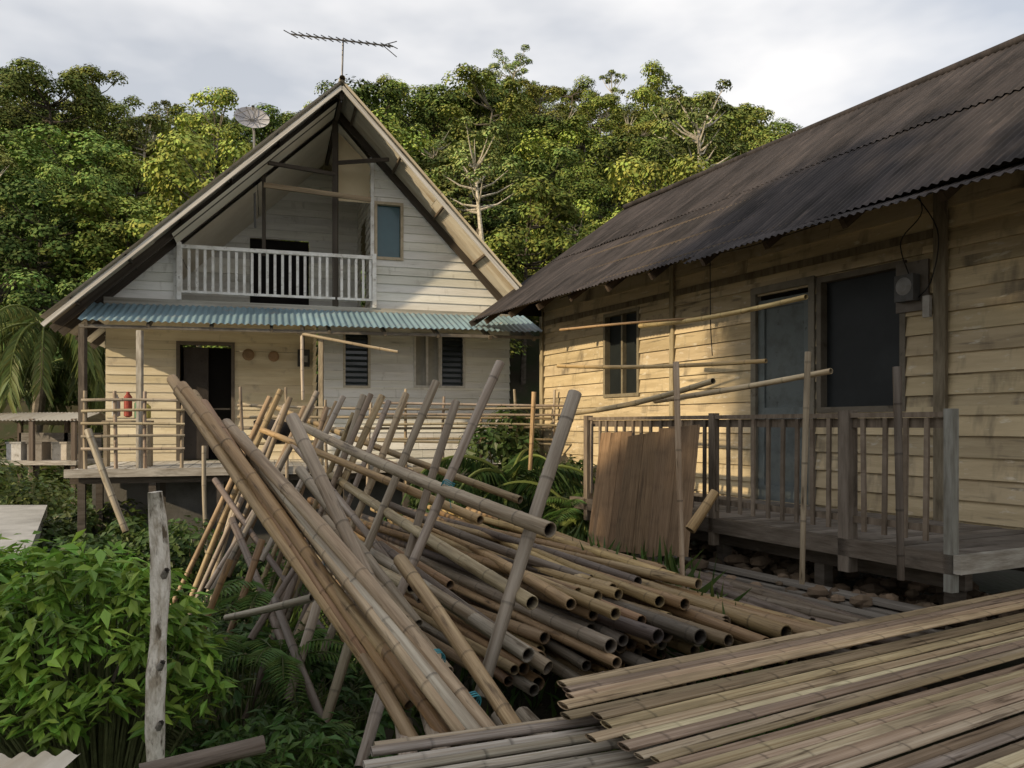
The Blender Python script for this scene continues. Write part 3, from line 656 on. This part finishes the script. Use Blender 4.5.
for k in range(9):
    w=-.1-.1*k*.8; z=-1.27-.03*(k%3)-.04*k*.4
    beam(mb,FR(-.3+random.uniform(-.2,.3),w,z),FR(2.9+random.uniform(-.5,.4),w+random.uniform(-.1,.1)-.1,z+random.uniform(-.02,.03)),.13,.03,tuple(np.array((.20,.18,.155))*random.uniform(.5,1.1)))
mb.build('loose_planks',M_wood)
mb=MB()
for k in range(420):
    t=random.uniform(-.2,4);w=random.uniform(-.35,1.2);p=np.array(FR(t,w,-1.42+random.uniform(0,.16))); r=random.uniform(.025,.085)
    base=np.array([[math.cos(a)*math.cos(e),math.sin(a)*math.cos(e),math.sin(e)] for e in(-1.1,-.3,.45,1.2) for a in np.linspace(0,6.28,7,endpoint=False)])
    V=p+base*r*(1+rng.uniform(-.2,.2,(28,1)))*np.array([1.2,.9,.7]); 
    mb.add(V,[(i*7+j,i*7+(j+1)%7,(i+1)*7+(j+1)%7,(i+1)*7+j) for i in range(3) for j in range(7)],tuple(np.array((1.3,.95,.68))*random.uniform(.4,1.2)))
    mb.f.append([mb.n-7+j for j in range(7)]);mb.m.append(0)
mb.build('rubble_stones',M_conc)

# ================================================================== BAMBOO
def SP(mb,a,b,r,col,r1=None,**k): pole(mb,sight(*a),sight(*b),r,r1,col,**k)
mb=MB(); p_=np.array([.859,.512,0]);q_=np.array([.512,-.859,0]);O=np.array([.17,3.42,-1.12])
q=0.
while q<3.3:
    r=random.uniform(.022,.040); st=O+q_*q+p_*(-.22*q+random.uniform(-.09,.08))+np.array([0,0,random.uniform(-.006,.004)])
    en=st+p_*random.uniform(5.0,5.8)+q_*random.uniform(-.03,.03)
    c=random.choice([(.56,.46,.32),(.48,.38,.25),(.60,.52,.39),(.42,.36,.28),(.50,.39,.245),(.32,.25,.18)])
    pole(mb,st,en,r*1.05,r*.95,c,seg=.42,bend=.002,sides=16,flat=.30); q+=r*2.0+random.choice([0,.002,.004,.010])
for t in(.35,1.6,2.9,4.2): pole(mb,O+p_*t+q_*-.1+np.array([0,0,-.056]),O+p_*(t-.7)+q_*3.2+np.array([0,0,-.056]),.042,.042,DGR)
for t in(.4,2.9): 
    for q in(.05,1.3,2.8): pole(mb,O+p_*t+q_*q+np.array([0,0,-1.5]),O+p_*t+q_*q+np.array([0,0,-.10]),.05,.05,DGR)
mb.build('split_bamboo_platform',M_split,smooth=True)
mb=MB()
for k in range(16):
    s=np.array([-.52+.02*k+random.uniform(-.10,.10),3.02-.062*k,-1.21+random.uniform(-.015,.01)]); pole(mb,s,s+np.array([1.15,.40+random.uniform(-.03,.03),.015]),random.uniform(.024,.034),.031,random.choice([GRY,(.44,.41,.36),(.33,.295,.25)]),bend=.006,flat=.5)
for k in range(6):
    pole(mb,(-.50+.11*k,3.7,-1.36+random.uniform(-.03,.06)),(-.25+.13*k+random.uniform(-.05,.05),2.45,-1.30),.042,.042,GRY)
mb.build('grey_bamboo_staging',M_split,smooth=True)
mb=MB()
for lay in range(6):
    w=-2.95+lay*.10; wmax=-.55-lay*.16
    while w<wmax:
        r=random.uniform(.033,.050)
        tn=.95-(w+2.9)*.38+random.uniform(-.4,.4)-(.1*lay); tf=tn+random.uniform(4.8,6.2)
        z=-1.60+lay*.083+random.uniform(-.018,.018); dw=random.uniform(-.16,.16)
        c=random.choice([TAN,BRN,BRN,GRY,DGR,(.28,.20,.12),(.40,.30,.18)])
        pole(mb,FR(tn,w,z+.02),FR(tf,w+dw*2,z+random.uniform(-.03,.06)),r,r*.8,tuple(np.array(c)*.72),bend=.010)
        w+=r*2.08
for _ in range(18):
    w=random.uniform(-2.6,-1.2); tn=random.uniform(.3,1.5); pole(mb,FR(tn,w,-1.08),FR(tn+random.uniform(3.5,5),w+random.uniform(-.7,.7),-1.0),.038,.030,tuple(np.array(random.choice([TAN,DGR,BRN]))*.8))
for _ in range(12):
    w=random.uniform(-1.1,-.35); tn=random.uniform(-.7,.6); pole(mb,FR(tn,w,-1.42+random.uniform(0,.15)),FR(tn+random.uniform(2,4),w+random.uniform(-.2,.3),-1.3),.045,.04,DGR)
mb.build('bamboo_pole_pile',M_bamboo,smooth=True)
mb=MB()
for (a,b,r,c) in [((172,379,5.7),(396,702,3.75),.038,TAN),((182,386,5.6),(410,704,3.7),.040,(.45,.30,.15)),((193,394,5.6),(425,700,3.65),.037,TAN),((203,404,5.5),(388,690,3.8),.040,BRN),
     ((214,420,5.5),(404,690,3.8),.040,(.44,.30,.16)),((226,424,5.4),(498,742,3.2),.042,(.48,.37,.24)),((240,436,5.3),(482,742,3.15),.040,GRY),((252,455,5.2),(465,735,3.2),.040,(.42,.33,.22)),
     ((262,470,5.2),(440,700,3.45),.038,GRY),((188,405,5.8),(375,660,4.1),.038,BRN),((292,418,5.0),(398,640,3.9),.042,(.32,.26,.185)),((300,470,5.4),(418,624,4.2),.035,GRY),
     ((280,480,5.5),(400,660,4.0),.038,(.36,.27,.16)),((325,520,5.2),(448,672,3.8),.035,(.44,.35,.24)),((400,560,4.5),(522,738,3.2),.040,(.50,.38,.23)),((350,600,4.3),(450,742,3.3),.038,BRN),
     ((310,560,4.8),(415,745,3.4),.038,(.38,.29,.19)),((222,440,5.45),(395,680,3.95),.035,BRN),((178,392,5.8),(330,600,4.5),.034,(.27,.19,.1)),((430,655,3.9),(490,752,3.25),.036,GRY),((380,650,4.0),(470,757,3.3),.036,(.45,.37,.26))]:
    SP(mb,a,b,r,c)
mb.build('leaning_bamboo_bundle',M_bamboo,smooth=True)
mb=MB()
U=[((500,363,5.6),(376,650,4.6),.034,GRY),((575,393,4.75),(480,696,4.1),.042,GRY),((436,382,6.4),(320,660,5.4),.034,(.42,.35,.26)),
   ((406,394,6.8),(290,650,5.8),.032,(.44,.36,.25)),((456,402,6.0),(395,600,5.2),.032,(.33,.28,.22)),((382,396,7.2),(262,660,6.2),.032,(.44,.34,.22))]
for (a,b,r,c) in U: SP(mb,a,b,r,c,bend=.02)
for i in range(15):
    tu=228+i*9+random.uniform(-5,5); tv=388+random.uniform(0,26)+max(0,(250-tu))*.8; d=8.6-i*.12
    SP(mb,(tu+30,tv,d),(tu-random.uniform(35,80),tv+random.uniform(160,250),d-.8),random.uniform(.022,.034),random.choice([(.36,.27,.16),GRY,BRN,(.25,.2,.14)]))
for (a,b,r,c) in [((262,540,6.4),(205,700,5.9),.03,BRN),((300,560,6.2),(245,720,5.6),.03,DGR),((322,590,5.4),(288,700,5.0),.034,GRY),((352,636,4.9),(320,740,4.6),.034,(.36,.3,.22)),((384,686,4.3),(360,768,4.0),.036,GRY),
     ((215,480,8),(330,640,6.0),.03,DGR),((240,470,8),(352,650,5.6),.034,BRN),((265,500,7.6),(380,650,5.2),.03,GRY),((232,520,7.4),(300,690,5.4),.034,DGR),((290,440,7.4),(420,600,5.4),.03,(.3,.26,.2)),
     ((312,598,4.9),(226,618,5.2),.026,GRY),((250,640,5.4),(300,560,5.9),.026,DGR),((275,600,5.6),(340,760,4.4),.03,DGR),((230,560,6),(180,690,5.6),.026,BRN)]:
    SP(mb,a,b,r,c)
for (a,b,r,c) in [((298,424,7.2),(550,530,4.15),.043,(.42,.34,.24)),((332,476,7.0),(532,603,4.2),.040,(.46,.38,.27)),((262,430,7.8),(480,520,5.4),.034,TAN),((352,540,6.2),(528,655,4.2),.043,GRY),
     ((300,520,7.0),(412,588,5.0),.040,(.48,.39,.27)),((380,545,6.0),(540,663,4.4),.04,DGR),((330,440,8),(470,500,6.0),.032,BRN),((430,590,4.9),(548,668,4.3),.042,(.30,.245,.18)),
     ((270,405,9),(520,500,6.5),.034,(.35,.27,.17)),((310,500,7.5),(450,585,5.6),.036,BRN),((390,505,7),(590,580,5.6),.038,DGR)]:
    SP(mb,b,a,r,c,r*.85)
mb.build('bamboo_trestle_rack',M_bamboo,smooth=True)
mb=MB()
def cord(u,v,d,R,ax):
    c=sight(u,v,d);ax=Vector(ax).normalized();x=ax.cross(Vector((0,0,1))).normalized();y=ax.cross(x)
    for o in(-.012,0,.013):
        P=[c+ax*(o+.006*math.sin(3*t))+x*math.cos(t)*R+y*math.sin(t)*R*.8 for t in np.linspace(0,6.283,15)]; tube(mb,P,.0035,(1,1,1),5)
    tube(mb,[c-y*R*.8,c-y*R*.85+x*.03-Vector((0,0,.08)),c-y*R*.8+x*.05-Vector((0,.02,.16))],.003,(1,1,1),4)
dA=sight(500,742,3.2)-sight(226,424,5.4)
cord(430,662,3.62,.075,dA);cord(468,703,3.4,.06,dA);cord(330,548,4.45,.07,dA);cord(448,485,5.05,.042,sight(500,363,5.6)-sight(376,650,4.6))
mb.build('blue_cord_lashings',M_rope,smooth=True)
def single(name,a,b,r,c,r1=None,**k):
    mb=MB();SP(mb,a,b,r,c,r1,**k);mb.build(name,M_bamboo,smooth=True)
for a,b,r,c in [((676,362,6.1),(683,592,6.0),.024,(.42,.34,.22)),((808,352,5.6),(802,584,5.55),.022,(.42,.35,.24)),((897,367,5.25),(901,580,5.2),.027,DGR),
    ((558,366,9.2),(766,361,6.6),.022,TAN),((574,413,8.6),(713,381,6.1),.028,PAL),((655,401,7.4),(831,371,5.7),.025,PAL),((640,326,9.6),(806,297,7.0),.028,(.55,.42,.2)),
    ((690,530,6.5),(715,492,6.6),.045,TAN),((560,330,9.6),(700,318,8.6),.016,BRN),((298,333,12.9),(398,352,12.5),.026,(.4,.34,.26)),((302,326,12.9),(303,400,12.9),.03,(.5,.44,.34)),
    ((534,392,8.8),(530,470,8.8),.026,TAN),((204,446,10.6),(208,566,10.4),.03,GRY),((88,430,9.2),(126,532,8.9),.042,(.33,.30,.26))]:
    single('bamboo_pole',a,b,r,c)
def mat(name,bl,br,tl,tr,c,n):
    mb=MB();bl,br,tl,tr=[sight(*k) for k in(bl,br,tl,tr)]; nrm=(br-bl).cross(tl-bl).normalized()
    if nrm.y>0: nrm=-nrm
    for i in range(n):
        f0=i/n;f1=(i+1.04)/n;o=random.random()*40;V=[];T=[];cc=np.array(c)*random.uniform(.8,1.2)
        e0=random.uniform(-.01,.01);e1=random.uniform(-.01,.01);rows=30
        for j in range(rows+1):
            h=j/rows; wob=.001*math.sin(j*math.pi/3)+.004*(i%2)
            for f in(f0,(f0+f1)/2,f1):
                b=bl.lerp(br,f);t=tl.lerp(tr,f); V.append(b.lerp(t,e0+h*(1+e1-e0))+nrm*(wob+(.002 if f not in(f0,f1) else 0))); T.append((h*1.2+o,f*1.2,o))
        C=np.array([cc*(.88 if (j%8)==(i*3)%8 else 1.0) for j in range(rows+1) for _ in(0,1,2)])
        mb.add(V,[(j*3+q,j*3+1+q,j*3+4+q,j*3+3+q) for j in range(rows) for q in(0,1)],C,T)
    for h in(.06,.5,.94):
        a=bl.lerp(tl,h)-nrm*.02;b=br.lerp(tr,h)-nrm*.02; beam(mb,a,b,.03,.012,tuple(np.array(c)*.6))
    mb.build(name,M_panel)
mat('split_bamboo_panel',(587,546,8.3),(618,551,7.95),(601,434,8.75),(632,430,8.35),(.24,.155,.085),3)
mat('split_bamboo_panel',(613,552,7.85),(650,555,7.45),(628,437,8.2),(660,431,7.8),(.165,.11,.06),4)
mat('split_bamboo_panel',(646,557,7.4),(688,557,7.0),(659,428,7.75),(700,425,7.35),(.21,.14,.08),4)

# ================================================================== LEFT FOREGROUND
mb=MB(); a=sight(155,492,3.45); P=[];R=[]
for i in range(18): t=i/17; P.append((a.x+.015*math.sin(t*9)+.03*t,a.y+.01*math.sin(t*13),a.z-t*2.2)); R.append((.036+.014*t)*random.uniform(.82,1.18)*(.8 if i==0 else 1))
tube(mb,P,R,(.72,.67,.58),12)
mb.f.append([mb.n-18*12+j for j in range(12)]);mb.m.append(0)
for t in(3,6,8,10): q=Vector(P[t]); tube(mb,[q,q+Vector((.05,-.05,.06))],[.02,.012],(.3,.28,.25),6)
mb.build('weathered_post',mk('post_bark',(1,1,1),(.5,.46,.40),(10,30,30),.42,.65,.9,.9,(30,60,60),stain=[((.16,.135,.10),(7,22,22),.55,.64)]),smooth=True)
mb=MB(); corr(mb,sight(-90,760,2.9),(.58,.10,-.02),(.05,-.5,-.03),.075,.012,2,.02); mb.build('corrugated_sheet_scrap',M_roofl,smooth=True)
mb=MB(); SP(mb,(140,775,2.95),(264,744,3.15),.040,DGR,nodes=False); mb.build('fallen_log',M_bamboo,smooth=True)
mb=MB()
for k in range(12): 
    u=random.uniform(-40,130);v=random.uniform(670,740);d=random.uniform(3.7,4.6); a=sight(u,v,d); b=a+Vector((random.uniform(-.5,.5),random.uniform(-.2,.4),random.uniform(-.1,.12))); pole(mb,a,b,.010,.007,random.choice([BRN,DGR]),nodes=False,sides=6)
mb.build('dead_sticks',M_bamboo,smooth=True)
mb=MB()
top=[(-9,7.9,-1.46),(-4.85,7.9,-1.46),(-7.9,13.6,-1.36),(-14,13.6,-1.36)]
V=top+[(p[0],p[1],p[2]-.18) for p in top]
mb.add(V,[(0,1,2,3),(0,4,5,1),(1,5,6,2),(2,6,7,3),(3,7,4,0)])
for (x,y) in((-5.3,8.4),(-6.5,10.6),(-7.9,12.9),(-8.5,8.4)): box(mb,F0,(x-.1,x+.1),(y-.1,y+.1),(-2.8,-1.66))
mb.build('concrete_path',M_path)
C=empty('open_shed'); mb=MB()
for x in(-12.6,-11.4,-10.4):
    for y_ in(19,20.5): beam(mb,(x,y_,-2.6),(x,y_,.15),.1,.1,(.15,.12,.1))
box(mb,F0,(-12.7,-10.3),(18.9,20.6),(-.95,-.85),(.45,.43,.4)); box(mb,F0,(-12.6,-10.5),(20.45,20.5),(-.85,-.2),(.25,.24,.23)); mb.build('shed_frame',M_wood,C)
mb=MB(); corr(mb,(-12.9,19.9,.3),(2.7,0,0),(0,-1.0,-.2),.09,.012); corr(mb,(-12.9,19.9,.3),(2.7,0,0),(0,1.0,-.3),.09,.012); mb.build('shed_roof',M_roofl,C,smooth=True)
mb=MB()
for x,c in((-12.2,(.5,.5,.5)),(-11.7,(.22,.2,.18)),(-11.1,(.5,.46,.4))): box(mb,F0,(x,x+.35),(19.3,19.7),(-.85,-.45),c); box(mb,F0,(x-.02,x+.37),(19.28,19.72),(-.45,-.41),tuple(np.array(c)*.7))
mb.build('shed_crates',M_paint,C)

# ================================================================== LIGHT, SKY, CAMERA
sd=Vector((-.80,-.60,0)).normalized(); el=math.radians(22)
dirn=Vector((sd.x*math.cos(el),sd.y*math.cos(el),math.sin(el)))
l=bpy.data.lights.new('sun','SUN'); l.energy=4.4; l.angle=math.radians(.8); l.color=(1,.80,.53)
o=bpy.data.objects.new('sun',l); S.collection.objects.link(o); o.rotation_euler=dirn.to_track_quat('Z','Y').to_euler(); o.location=(-20,-15,20)
w=bpy.data.worlds.new('World'); S.world=w; w.use_nodes=True; nt=w.node_tree;N=nt.nodes;L=nt.links
bg=N['Background']; bg.inputs['Strength'].default_value=.112
sk=N.new('ShaderNodeTexSky'); sk.sky_type='NISHITA'; sk.sun_disc=False; sk.sun_elevation=el; sk.sun_rotation=math.atan2(sd.x,sd.y)
tc=N.new('ShaderNodeTexCoord'); mp=N.new('ShaderNodeMapping'); mp.inputs['Scale'].default_value=(1.3,1.3,3.2); L.new(tc.outputs['Generated'],mp.inputs[0])
no=N.new('ShaderNodeTexNoise'); no.inputs['Scale'].default_value=1.7; no.inputs['Detail'].default_value=5; no.inputs['Roughness'].default_value=.5; L.new(mp.outputs[0],no.inputs['Vector'])
mr=N.new('ShaderNodeMapRange'); mr.inputs['From Min'].default_value=.40; mr.inputs['From Max'].default_value=.60; mr.inputs['To Min'].default_value=.5; mr.inputs['To Max'].default_value=1.0; L.new(no.outputs['Fac'],mr.inputs[0])
mx=N.new('ShaderNodeMix'); mx.data_type='RGBA'; L.new(mr.outputs[0],mx.inputs[0]); L.new(sk.outputs[0],mx.inputs[6]); mx.inputs[7].default_value=(9.1,9.0,9.0,1)
L.new(mx.outputs[2],bg.inputs['Color'])
cam=bpy.data.cameras.new('camera'); cam.sensor_width=36; cam.lens=28.125; cam.shift_y=.04; cam.clip_start=.05; cam.clip_end=3000
co=bpy.data.objects.new('camera',cam); S.collection.objects.link(co); co.location=(0,0,0); co.rotation_euler=(math.radians(90),0,0); S.camera=co
